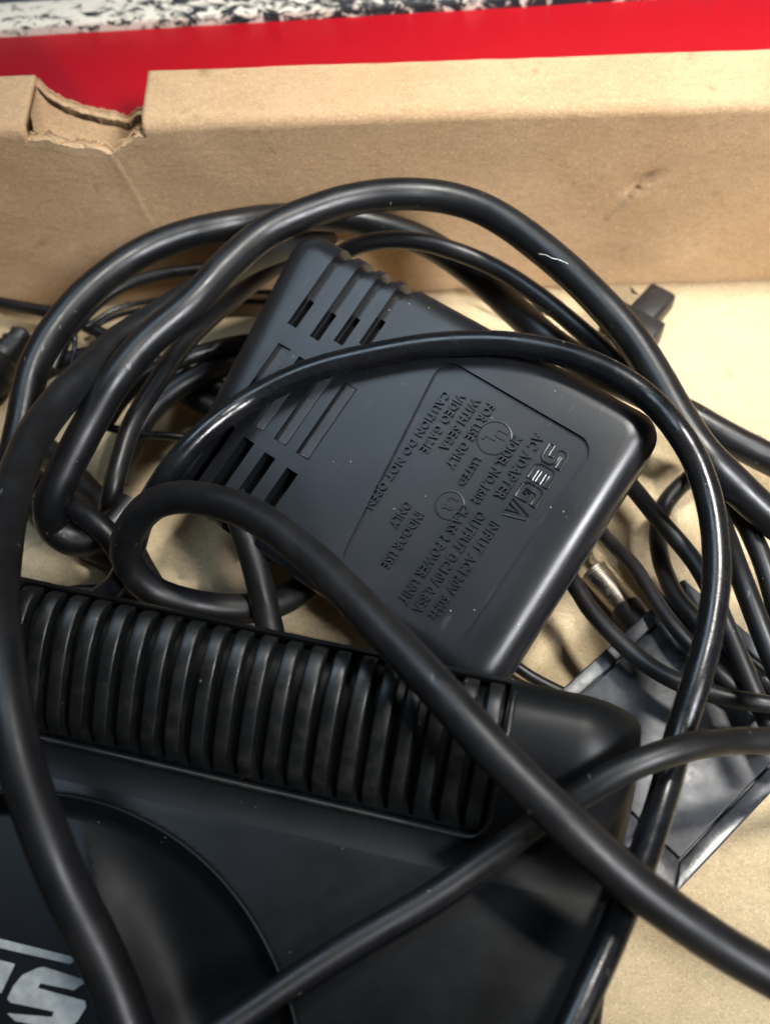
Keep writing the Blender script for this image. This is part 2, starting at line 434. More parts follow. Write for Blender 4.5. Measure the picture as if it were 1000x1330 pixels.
# ------------------------------------------------------------------ printed red carton behind
rc = thing('printed_carton', 'glossy red printed carton with scuffed black rim lying behind the cardboard box', 'carton')
ZR = 4.2
e0 = at(0, 39, ZR + .22); e1 = at(600, 4, ZR + .22)
sl = (e1[1] - e0[1]) / (e1[0] - e0[0])
def ey_(x): return e0[1] + (x - e0[0]) * sl
def slab(name, pts, z0, z1, mat, parent, bev):
    bm = bmesh.new()
    bot = [bm.verts.new((x * CM, y * CM, z0 * CM)) for x, y in pts]; top = [bm.verts.new((x * CM, y * CM, z1 * CM)) for x, y in pts]
    n = len(pts); bm.faces.new(top); bm.faces.new(bot[::-1])
    for i in range(n): bm.faces.new((bot[i], bot[(i + 1) % n], top[(i + 1) % n], top[i]))
    bmesh.ops.recalc_face_normals(bm, faces=bm.faces[:])
    if bev: bmesh.ops.bevel(bm, geom=bm.edges[:], offset=bev * CM, segments=3, affect='EDGES', profile=.5)
    me = bpy.data.meshes.new(name); bm.to_mesh(me); bm.free(); shade(me, 35)
    return link(name, me, mat, parent)
slab('printed_panel', [(-24, 23.1), (22, 23.1), (22, ey_(22) + .1), (-24, ey_(-24) + .1)], -.4, ZR, M_RED, rc, .12)
slab('worn_rim', [(-24, ey_(-24)), (22, ey_(22)), (22, ey_(22) + 1.25), (-24, ey_(-24) + 1.25)], -.4, ZR + .3, M_WORN, rc, .13)
slab('dark_panel', [(-24, ey_(-24) + 1.2), (22, ey_(22) + 1.2), (22, 46), (-24, 46)], -.4, ZR + .12, M_SLATE, rc, .1)

# ------------------------------------------------------------------ power adapter
ad = thing('power_adapter', 'black plastic power adapter with grooved corner and embossed label, tilted among the cables', 'power adapter')
TL, TR, BR_ = at(388, 280, 5.4), at(872, 543, 5.2), at(630, 924, 2.8)
AN = np.cross(TR - TL, BR_ - TR); AN /= np.linalg.norm(AN); AN = AN if AN[2] > 0 else -AN
BL_ = at_plane(204, 632, TL, AN)
EX = (TR - TL) / np.linalg.norm(TR - TL); EY = np.cross(EX, AN); EY /= np.linalg.norm(EY)   # EY runs down the picture
if np.dot(EY, BR_ - TR) < 0: EY = -EY
def uv(px, py):
    p = at_plane(px, py, TL, AN) - TL; return float(p @ EX), float(p @ EY)
AX = Matrix(((EX[0], -EY[0], AN[0], TL[0] * CM), (EX[1], -EY[1], AN[1], TL[1] * CM), (EX[2], -EY[2], AN[2], TL[2] * CM), (0, 0, 0, 1)))
ad.matrix_world = AX                         # adapter's own axes: x along the long side, -y down the short side, z out of its face
quad = [Vector((*q, 0)) for q in ((p[0], -p[1]) for p in (uv(204, 632), uv(630, 924), uv(872, 543), uv(388, 280)))]
def inset_quad(q, d):
    n = len(q); lines = []
    for i in range(n):
        a, b = q[i], q[(i + 1) % n]; t = (b - a).normalized(); nrm = Vector((-t.y, t.x, 0)); lines.append((a + nrm * d, t))
    out = []
    for i in range(n):
        (a, t), (b, s) = lines[i - 1], lines[i]
        den = t.x * s.y - t.y * s.x; k = ((b.x - a.x) * s.y - (b.y - a.y) * s.x) / den; out.append(a + t * k)
    return out
def round_poly(q, r, seg=7):
    out = []; n = len(q)
    for i in range(n):
        p, a, b = q[i], (q[i - 1] - q[i]).normalized(), (q[(i + 1) % n] - q[i]).normalized()
        half = math.acos(max(-1, min(1, a.dot(b)))) / 2; d = r / math.tan(half)
        c = p + (a + b).normalized() * (r / math.sin(half))
        s, e = p + a * d - c, p + b * d - c
        a0 = math.atan2(s.y, s.x); a1 = math.atan2(e.y, e.x); da = (a1 - a0 + math.pi) % (2 * math.pi) - math.pi
        for k in range(seg + 1): an = a0 + da * k / seg; out.append(c + Vector((math.cos(an), math.sin(an), 0)) * r)
    return out
layers = [(.75, -2.35), (.62, -2.3), (.24, -1.32), (.10, -1.30), (.10, -1.24), (.22, -1.22), (.05, -.72)]
RB = .56
for k in range(0, 8):
    a = math.pi / 2 * k / 7; layers.append((.04 + RB * (1 - math.cos(a)), -RB + RB * math.sin(a)))
V, Fc = [], []
for ins, z in layers:
    ring = round_poly(inset_quad(quad, ins), max(.60 - ins * .62, .16))
    V.extend((p.x, p.y, z) for p in ring)
R = len(ring)
for i in range(len(layers) - 1):
    for k in range(R): Fc.append((i * R + k, i * R + (k + 1) % R, (i + 1) * R + (k + 1) % R, (i + 1) * R + k))
Fc.append(tuple(range((len(layers) - 1) * R, len(layers) * R))); Fc.append(tuple(range(R - 1, -1, -1)))
body = mesh('housing', V, Fc, M_ADAPTER, ad, smooth=0)
# cutters, in adapter axes (u right, v down)
def cutbox(lst, u0, u1, v0, v1, z0, z1, shear=0.0):
    lst.append((u0, u1, v0, v1, z0, z1))
def groove(u0, u1, v1, d):                    # a groove of even depth that runs over the rounded upper edge
    cv = .04 + RB
    pl = [(v1, .3), (v1, -d)] + [(cv - (RB - d) * math.cos(a), -RB + (RB - d) * math.sin(a)) for a in np.linspace(math.pi / 2, 0, 9)] + [(.04 + d, -1.15), (-1.5, -1.15), (-1.5, .3)]
    return u0, u1, pl
def cut(lst, prisms=(), grooves=()):
    V, Fc = [], []
    for u0, u1, pl in grooves:
        b = len(V); n = len(pl)
        V += [(u0, -v, z) for v, z in pl] + [(u1, -v, z) for v, z in pl]
        Fc += [tuple(b + k for k in range(n)), tuple(b + n + k for k in range(n - 1, -1, -1))] + [(b + k, b + n + k, b + n + (k + 1) % n, b + (k + 1) % n) for k in range(n)]
    for u0, u1, v0, v1, z0, z1 in lst:
        b = len(V)
        V += [(u0, -v0, z0), (u1, -v0, z0), (u1, -v1, z0), (u0, -v1, z0), (u0, -v0, z1), (u1, -v0, z1), (u1, -v1, z1), (u0, -v1, z1)]
        Fc += [tuple(b + i for i in f) for f in ((0, 3, 2, 1), (4, 5, 6, 7), (0, 1, 5, 4), (1, 2, 6, 5), (2, 3, 7, 6), (3, 0, 4, 7))]
    for ring, z0, z1 in prisms:
        b = len(V); n = len(ring)
        V += [(p.x, p.y, z0) for p in ring] + [(p.x, p.y, z1) for p in ring]
        Fc.append(tuple(b + k for k in range(n - 1, -1, -1))); Fc.append(tuple(b + n + k for k in range(n)))
        Fc += [(b + k, b + (k + 1) % n, b + n + (k + 1) % n, b + n + k) for k in range(n)]
    c = mesh('cutter', V, Fc, M_ADAPTER, ad, smooth=0)
    m = body.modifiers.new('b', 'BOOLEAN'); m.object = c; m.operation = 'DIFFERENCE'; m.solver = 'EXACT'
    baked(body); me = c.data; bpy.data.objects.remove(c); bpy.data.meshes.remove(me)
deep, shallow, slots, low, pocket = [], [], [], [], []
for (px, py) in ((381, 424), (410, 441), (441, 447), (474, 450)):
    u, v = uv(px, py)
    deep.append(groove(u - .17, u + .04, v, .20)); shallow.append(groove(u + .02, u + .20, v, .09)); pocket.append((u - .16, u + .02, v - .75, v - .02, -.42, .3))
slot_ends = [((361, 444), (316, 546)), ((388, 462), (343, 561)), ((418, 479), (372, 580)), ((449, 497), (399, 597))]
pads = []
for (a, b) in slot_ends:
    (u0, v0), (u1, v1) = uv(*a), uv(*b); u = (u0 + u1) / 2
    slots.append((u - .17, u + .17, v0, v1, -.13, .3)); pads.append((u, v0, v1))
for (px, py) in ((300, 552), (325, 572), (352, 592), (381, 612)):
    u, v = uv(px, py); low.append((u - .17, u + .13, v, 9.0, -.62, .3))
bpy.context.view_layer.update()
cut([], grooves=deep); cut([], grooves=shallow); cut(pocket); cut(slots); cut(low)
lab = [uv(*p) for p in ((440, 728), (592, 848), (775, 578), (575, 462))]
ring = round_poly([Vector((p[0], -p[1], 0)) for p in lab], .38, 6)
cut([], [(ring, -.085, .4)])
shade(body.data, 28)
for i, (u, v0, v1) in enumerate(pads):       # sloping louvre in each middle slot
    z0, z1 = -.10 + .02 * i, -.045 + .03 * i
    mesh('vent_louvre', [(u - .09, -v0 - .02, -.14), (u + .15, -v0 - .02, -.14), (u + .15, -v1 + .02, -.14), (u - .09, -v1 + .02, -.14),
                         (u - .09, -v0 - .02, z0), (u + .15, -v0 - .02, z1), (u + .15, -v1 + .02, z1), (u - .09, -v1 + .02, z0)],
         [(0, 3, 2, 1), (4, 5, 6, 7), (0, 1, 5, 4), (1, 2, 6, 5), (2, 3, 7, 6), (3, 0, 4, 7)], M_LOUVRE, ad, smooth=0)
_ul = uv(641, 567); DU, DV = _ul[0] - 6.32, _ul[1] - 1.94
# embossed writing: lines read down the picture, letter tops towards the right end
def adapter_text(name, txt, u, v, size, width=None, ext=.012, sx=1.0, bold=0.0):
    cu = bpy.data.curves.new(name, 'FONT'); cu.body = txt; cu.size = size * CM; cu.extrude = ext * CM; cu.offset = bold * CM
    cu.resolution_u = 2; cu.space_character = 1.08
    tmp = bpy.data.objects.new('tmp', cu); COL.objects.link(tmp)
    dg = bpy.context.evaluated_depsgraph_get(); dg.update()
    me = bpy.data.meshes.new_from_object(tmp.evaluated_get(dg)); bpy.data.objects.remove(tmp)
    if width:
        xsz = max(vv.co.x for vv in me.vertices); k = width * CM / xsz
    else: k = sx
    for vv in me.vertices:
        x, y, z = vv.co
        vv.co = ((u + DU) * CM + y, -((v + DV) * CM + x * k), z - .085 * CM + ext * CM)
    me.name = name
    return link(name, me, M_ADAPTER, ad)
# logo: hollow double-line capitals, engraved outlines standing proud
logo_v, logo_f = [], []
def stroke(pts, r=.027):
    a, b = tube_data([(x, y, -.078) for x, y in pts], r, 6); o = len(logo_v)
    logo_v.extend(a); logo_f.extend(tuple(o + i for i in f) for f in b)
G = {'S': [[(1, 1), (.22, 1), (0, .85), (0, .62), (.2, .45), (.62, .45), (.62, .24), (0, .24), (0, 0), (.8, 0), (1, .15), (1, .5), (.8, .68), (.36, .68), (.36, .77), (1, .77), (1, 1)]],
     'E': [[(1, 1), (.2, 1), (0, .8), (0, .2), (.2, 0), (1, 0), (1, .24), (.36, .24), (.36, .38), (1, .38), (1, .62), (.36, .62), (.36, .77), (1, .77), (1, 1)]],
     'G': [[(1, 1), (.2, 1), (0, .8), (0, .2), (.2, 0), (1, 0), (1, .56), (.5, .56), (.5, .36), (.66, .36), (.66, .24), (.36, .24), (.36, .77), (1, .77), (1, 1)]],
     'A': [[(.38, 1), (.62, 1), (1, 0), (.68, 0), (.5, .6), (.32, 0), (0, 0), (.38, 1)]]}
su0, sv0, lw, lh = 7.36 + DU, 1.46 + DV, .455, .47
for i, ch in enumerate('SEGA'):
    for pl in G[ch]:
        stroke([(su0 + y * lh, -(sv0 + i * lw + x * lw * .84)) for x, y in pl])
me = bpy.data.meshes.new('embossed_logo'); me.from_pydata([Vector(v) * CM for v in logo_v], [], logo_f); me.update(); shade(me, 50)
link('embossed_logo', me, M_ADAPTER, ad)
for txt, u, v0, v1, size in (
        ('AC ADAPTER', 7.10, 1.40, 2.98, .32), ('MODEL NO.1602', 6.74, 1.66, 3.30, .30),
        ('INPUT AC120V 60Hz', 7.34, 3.40, 5.75, .31), ('OUTPUT DC10V 0.85A', 6.99, 3.38, 5.80, .31), ('CLASS 2 POWER UNIT', 6.64, 3.44, 5.80, .31),
        ('LISTED', 6.28, 2.46, 3.14, .24),
        ('FOR USE ONLY', 5.88, 1.35, 2.95, .29), ('WITH SEGA', 5.55, 1.42, 2.70, .29), ('VIDEO GAME', 5.22, 1.50, 2.95, .29),
        ('INDOOR USE', 5.92, 4.05, 5.40, .29), ('ONLY', 5.58, 4.0, 4.62, .29),
        ('CAUTION DO NOT OPEN', 4.92, 1.60, 4.55, .26)):
    adapter_text('embossed_text', txt, u - size * .35, v0, size, v1 - v0, .030, bold=.005)
def ring_mark(px, py, r, letters, size):
    u, v = uv(px, py)
    a, b = tube_data([(u + r * math.cos(t), -v + r * math.sin(t), -.083) for t in [2 * math.pi * k / 32 for k in range(33)]], .022, 6, False)
    m = mesh('embossed_mark', a, b, M_ADAPTER, ad, smooth=50)
    for k, (ch, dv, du) in enumerate(letters):
        adapter_text('embossed_text', ch, u - DU - size * .36 + du, v - DV + dv, size, None, .014, .8, .012)
ring_mark(641, 567, .36, (('U', -.24, .08), ('L', .0, -.08)), .36)
ring_mark(583, 655, .30, (('L', -.2, 0), ('R', -.02, 0)), .28)

# ------------------------------------------------------------------ console
con = thing('game_console', 'black game console with ribbed vent hump and grey lettering below the power adapter', 'game console')
OC = np.array([4.55, 6.75]); ang = math.radians(165)
EU = np.array([math.cos(ang), math.sin(ang)]); EV = np.array([math.cos(ang + math.pi / 2), math.sin(ang + math.pi / 2)])
def cw(u, v, z): p = OC + EU * u + EV * v; return (p[0], p[1], z)
def cuv(px, py, z): p = at(px, py, z)[:2] - OC; return float(p @ EU), float(p @ EV)
def sst(a, b, x): t = min(1, max(0, (x - a) / (b - a))); return t * t * (3 - 2 * t)
HUMP = [(0, 4.25), (.12, 4.62), (.35, 4.88), (.7, 5.0), (1.05, 4.96), (1.4, 4.80), (1.8, 4.50), (2.2, 4.12), (2.55, 3.75), (2.8, 3.52), (3.05, 3.42), (3.5, 3.36), (6, 3.10), (14, 2.27)]
_hs = spline([(v, z, 0) for v, z in HUMP], .05); _hv = [p[0] for p in _hs]; _hz = [p[1] for p in _hs]
def hz(v): return float(np.interp(v, _hv, _hz))
RU0, RU1, RV0, RV1 = 2.46, 11.6, .28, 2.66
RC = np.array([-6.9, .6]); RR = 5.33
HA = at(112, 1085, 3.0)[:2]; _hb = at(172, 1330, 2.6)[:2] - HA; HN = np.array([-_hb[1], _hb[0]]) / np.linalg.norm(_hb)
HN = HN if HN[0] > 0 else -HN      # right of this line an added hollow darkens the recess in place of shade
def con_z(u, v):
    z = hz(v)
    Rr = 1.25 * (1 - sst(2.0, 3.2, v)) + .35 * sst(2.0, 3.2, v)
    if u < Rr: z -= (Rr - math.sqrt(max(0, Rr * Rr - (Rr - u) ** 2))) * (1.0 if v > 2.6 else .95)
    if RU0 < u < RU1 and RV0 < v < RV1: z -= .30
    p = OC + EU * u + EV * v
    d = math.hypot(*(p - RC)); side = float((p - HA) @ HN); z -= .30 * sst(RR + .02, RR - .22, d) + min(1.3, .42 * max(0, RR - .1 - d)) * sst(-.2, 1.3, side)
    return z
us = sorted(set([round(x, 4) for x in list(np.arange(0, 1.4, .06)) + list(np.arange(1.4, 18, .07)) + [RU0 - .004, RU0 + .004, RU1 - .004, RU1 + .004]]))
vs = sorted(set([round(x, 4) for x in list(np.arange(0, .8, .04)) + list(np.arange(.8, 11, .07)) + [RV0 - .004, RV0 + .004, RV1 - .004, RV1 + .004]]))
V = [cw(u, v, con_z(u, v)) for v in vs for u in us]; NU = len(us); NV = len(vs); Fc = []
for j in range(NV - 1):
    for i in range(NU - 1):
        a = j * NU + i; Fc.append((a, a + 1, a + NU + 1, a + NU))
per = [i for i in range(NU)] + [j * NU + NU - 1 for j in range(1, NV)] + [(NV - 1) * NU + i for i in range(NU - 2, -1, -1)] + [j * NU for j in range(NV - 2, 0, -1)]
pc = [(us[k % NU], vs[k // NU]) for k in per]
prev = per
for (ins, z) in ((0, 1.7), (.5, 1.5), (2.5, 1.4), (2.5, .05)):
    b = len(V); cur = []
    for u, v in pc:
        uu = min(max(u, ins), us[-1]); vv = min(max(v, ins * .9), vs[-1])
        V.append(cw(uu, vv, z)); cur.append(len(V) - 1)
    n = len(per)
    for k in range(n): Fc.append((prev[k], prev[(k + 1) % n], cur[(k + 1) % n], cur[k]))
    prev = cur
Fc.append(tuple(prev))
cb = mesh('body', V, Fc, M_CONSOLE, con, smooth=50); cb.data.materials.append(M_CONSOLE_MATT)
for p in cb.data.polygons:                   # grained hump, sides and recess; smoother flat deck
    c = np.array(p.center[:2]) / CM; q = c - OC
    flat_deck = p.normal.z > .9 and float(q @ EV) > 3.3 and math.hypot(*(c - RC)) > RR - .05
    left = p.normal.z > .97 and math.hypot(*(c - RC)) < RR - .3 and float((c - HA) @ HN) < 0
    if not (flat_deck or left): p.material_index = 1
# vent ribs: curved slats over the hump
def rib(u, w):
    V, Fc = [], []; vv = [RV0 + .01 + (RV1 - RV0 - .02) * k / 22 for k in range(23)]
    jit = random.uniform(-.012, .012)
    prof = [(-w / 2, -.32), (-w / 2, -.035), (-w / 2 + .012, -.012), (-w / 2 + .04, 0), (w / 2 - .04, .0), (w / 2 - .012, -.012), (w / 2, -.035), (w / 2, -.32)]
    for k, v in enumerate(vv):
        z = hz(v); s = (hz(v + .02) - hz(v - .02)) / .04; nl = math.hypot(1, s); nv, nz = -s / nl, 1 / nl
        end = .10 * (1 - sst(0, 2, k)) + .16 * sst(19.5, 22, k)
        for du, h in prof:
            hh = h + .055 + jit - end if h > -.2 else h - .02
            lean = .0
            V.append(cw(u + du - lean, v + nv * hh, z + nz * hh))
    n = len(prof)
    for k in range(22):
        for m in range(n - 1): a = k * n + m; Fc.append((a, a + 1, a + n + 1, a + n))
    Fc.append(tuple(range(n))); Fc.append(tuple(22 * n + m for m in range(n - 1, -1, -1)))
    return V, Fc
nr = 20; pitch = (RU1 - RU0) / nr
for i in range(nr):
    V, Fc = rib(RU0 + pitch * (i + .5) + random.uniform(-.012, .012), pitch * random.uniform(.57, .63)); mesh('vent_rib', V, Fc, M_RIB, con, smooth=46)
# trim along the vent's front edge, curling up at its right end
pts = [cw(u, RV1 + .07, hz(RV1 + .07) + .02) for u in np.arange(RU1, RU0 + .35, -.12)]
pts += [cw(RU0 + .26 - .34 * math.sin(a), RV1 + .07 - .34 * (1 - math.cos(a)), hz(RV1 + .07 - .34 * (1 - math.cos(a))) + .02) for a in np.linspace(0, math.pi / 2, 8)]
pts += [cw(RU0 - .08, v, hz(v) + .02) for v in np.arange(RV1 - .36, RV0 + .2, -.12)]
a, b = tube_data(pts, .055, 8); mesh('vent_trim', a, b, M_RIB, con, smooth=60)
# ring lip of the round recess
pts = []
for t in np.linspace(math.radians(105), math.radians(2), 90):
    x, y = RC[0] + (RR + .02) * math.cos(t), RC[1] + (RR + .02) * math.sin(t)
    q = np.array([x, y]) - OC; pts.append((x, y, hz(float(q @ EV)) + .0))
a, b = tube_data(pts, .05, 8); mesh('ring_lip', a, b, M_CONSOLE_MATT, con, smooth=60)
# deck plane inside the recess
DKN = np.array([EV[0] * .104, EV[1] * .104, 1.0]); DKN /= np.linalg.norm(DKN)
def on_deck(px, py, lift): return at_plane(px, py, np.array(cw(0, 3.5, 3.06 + lift)), DKN)
# grey lettering printed on the deck
def flat(name, polys, z, mat, par, thick=.03):
    bm = bmesh.new()
    for pl in polys:
        q = [on_deck(px, py, z) for px, py in pl]
        top = [bm.verts.new((p[0] * CM, p[1] * CM, p[2] * CM)) for p in q]; bot = [bm.verts.new((p[0] * CM, p[1] * CM, (p[2] - thick) * CM)) for p in q]
        bm.faces.new(top); n = len(q)
        for i in range(n): bm.faces.new((top[i], bot[i], bot[(i + 1) % n], top[(i + 1) % n]))
    bmesh.ops.recalc_face_normals(bm, faces=bm.faces[:])
    me = bpy.data.meshes.new(name); bm.to_mesh(me); bm.free(); return link(name, me, mat, par)
zl = .012
flat('lettering', [[(50, 1257), (58, 1256), (114, 1274), (96, 1286), (53, 1277), (49, 1283), (111, 1300), (112, 1308), (101, 1326), (86, 1340), (20, 1326), (10, 1316), (68, 1321), (71, 1314), (14, 1302), (10, 1297), (18, 1280), (30, 1266)]], zl, M_PRINT, con)
flat('lettering', [[(-14, 1243), (20, 1252), (2, 1290), (-32, 1282)]], zl, M_PRINT, con)
flat('overline', [[(-40, 1208), (0, 1219), (92, 1242), (97, 1247), (92, 1252), (0, 1231), (-44, 1221)]], zl, M_PRINT, con)

# ------------------------------------------------------------------ switch box at the right
sw = thing('switch_box', 'small scuffed black signal switch box with raised worn rim beside the console', 'switch box')
ZS = 1.25
b0 = at(875, 1163, ZS); rr = at(1000, 1030, ZS); e1_ = (rr - b0)[:2]; e1_ /= np.linalg.norm(e1_); e2_ = np.array([-e1_[1], e1_[0]])
tl_ = at(784, 845, ZS)[:2]; WS = float((tl_ - b0[:2]) @ e2_); LS = 5.4
def sq(a, b): p = b0[:2] + e1_ * a + e2_ * b; return (p[0], p[1])
slab('case', [sq(0, 0), sq(LS, 0), sq(LS, WS), sq(0, WS)], .05, ZS - .12, M_SWITCH, sw, .14)
rw = .34
for q, rm in zip(([sq(.0, .0), sq(LS, 0), sq(LS - rw, rw), sq(rw * 1.7, rw)], [sq(0, 0), sq(rw * 1.7, rw), sq(rw * 1.7, WS - rw), sq(0, WS)],
          [sq(0, WS), sq(rw * 1.7, WS - rw), sq(LS - rw, WS - rw), sq(LS, WS)], [sq(LS, 0), sq(LS, WS), sq(LS - rw, WS - rw), sq(LS - rw, rw)]), (M_RIM, M_RIM, M_SWITCH, M_SWITCH)):
    slab('rim', q, ZS - .35, ZS, rm, sw, .045)
slab('panel', [sq(rw * 1.7 + .04, rw + .04), sq(LS - rw - .04, rw + .04), sq(LS - rw - .04, WS - rw - .04), sq(rw * 1.7 + .04, WS - rw - .04)], ZS - .3, ZS - .02, M_SWITCH, sw, .03)
# ------------------------------------------------------------------ coaxial plug
cp = thing('coaxial_plug', 'threaded silver coaxial plug with black body lying on the box floor', 'plug')
a0, a1, a2 = at(770, 742, .55), at(810, 788, .55), at(852, 842, .6)
ax = (a1 - a0); L = np.linalg.norm(ax); ax /= L
pts, rd = [], []
n = 17
for k in range(n * 4 + 1):
    pts.append(a0 + ax * L * k / (n * 4)); rd.append(.315 + (.004 if k % 4 in (1, 2) else -.004) + (.03 if k < 5 else 0))
pts = [a0 - ax * .001] + pts; rd = [.20] + rd
V, Fc = tube_data(pts, rd, 20); mesh('threaded_sleeve', V, Fc, M_METAL, cp, smooth=50)
pts = [a1 + (a2 - a1) * t for t in (0, .04, .5, .9, 1)]; V, Fc = tube_data(pts, [.34, .40, .40, .36, .25], 20); mesh('plug_body', V, Fc, M_CABLE_MATT, cp, smooth=40)

# ------------------------------------------------------------------ small two-step connector
sc_ = thing('cable_connector', 'small black stepped cable connector lying near the back wall', 'connector')
zc = 1.2
def oriented(name, c, d, l, wd, h, mat, par, bev, zb):
    d = np.array(d); d = d / np.linalg.norm(d); s = np.array([-d[1], d[0]])
    pts = [c + d * a * l / 2 + s * b * wd / 2 for a, b in ((-1, -1), (1, -1), (1, 1), (-1, 1))]
    return slab(name, [(p[0], p[1]) for p in pts], zb, zb + h, mat, par, bev)
cA = at(846, 392, zc)[:2]; cB = at(822, 416, zc)[:2]
dA = (at(866, 368, zc) - at(822, 416, zc))[:2]
oriented('tip', cA, dA, 1.35, .80, .62, M_CABLE_MATT, sc_, .14, zc - .6)
oriented('collar', cB, dA, .75, 1.5, .74, M_CABLE_MATT, sc_, .05, zc - .66)
oriented('boot', at(800, 440, zc)[:2], dA, 1.0, .7, .6, M_CABLE_MATT, sc_, .14, zc - .62)

# ------------------------------------------------------------------ black flake and fibre
fl0, fl1, fl2 = at(818, 373, 1.0), at(824, 379, .9), at(820, 381, .75)
V = [tuple(p + np.array([0, 0, dz])) for p in (fl0, fl1, fl2, at(829, 384, .7)) for dz in (0, .03)]
o = mesh('dirt_flake', V, [(0, 2, 4), (1, 5, 3), (2, 6, 4), (3, 5, 7), (0, 1, 3, 2), (0, 4, 5, 1), (2, 3, 7, 6), (4, 6, 7, 5)], M_CABLE_MATT, None, smooth=0)
tag(o, 'tiny black flake of dirt beside the stepped connector', 'debris')

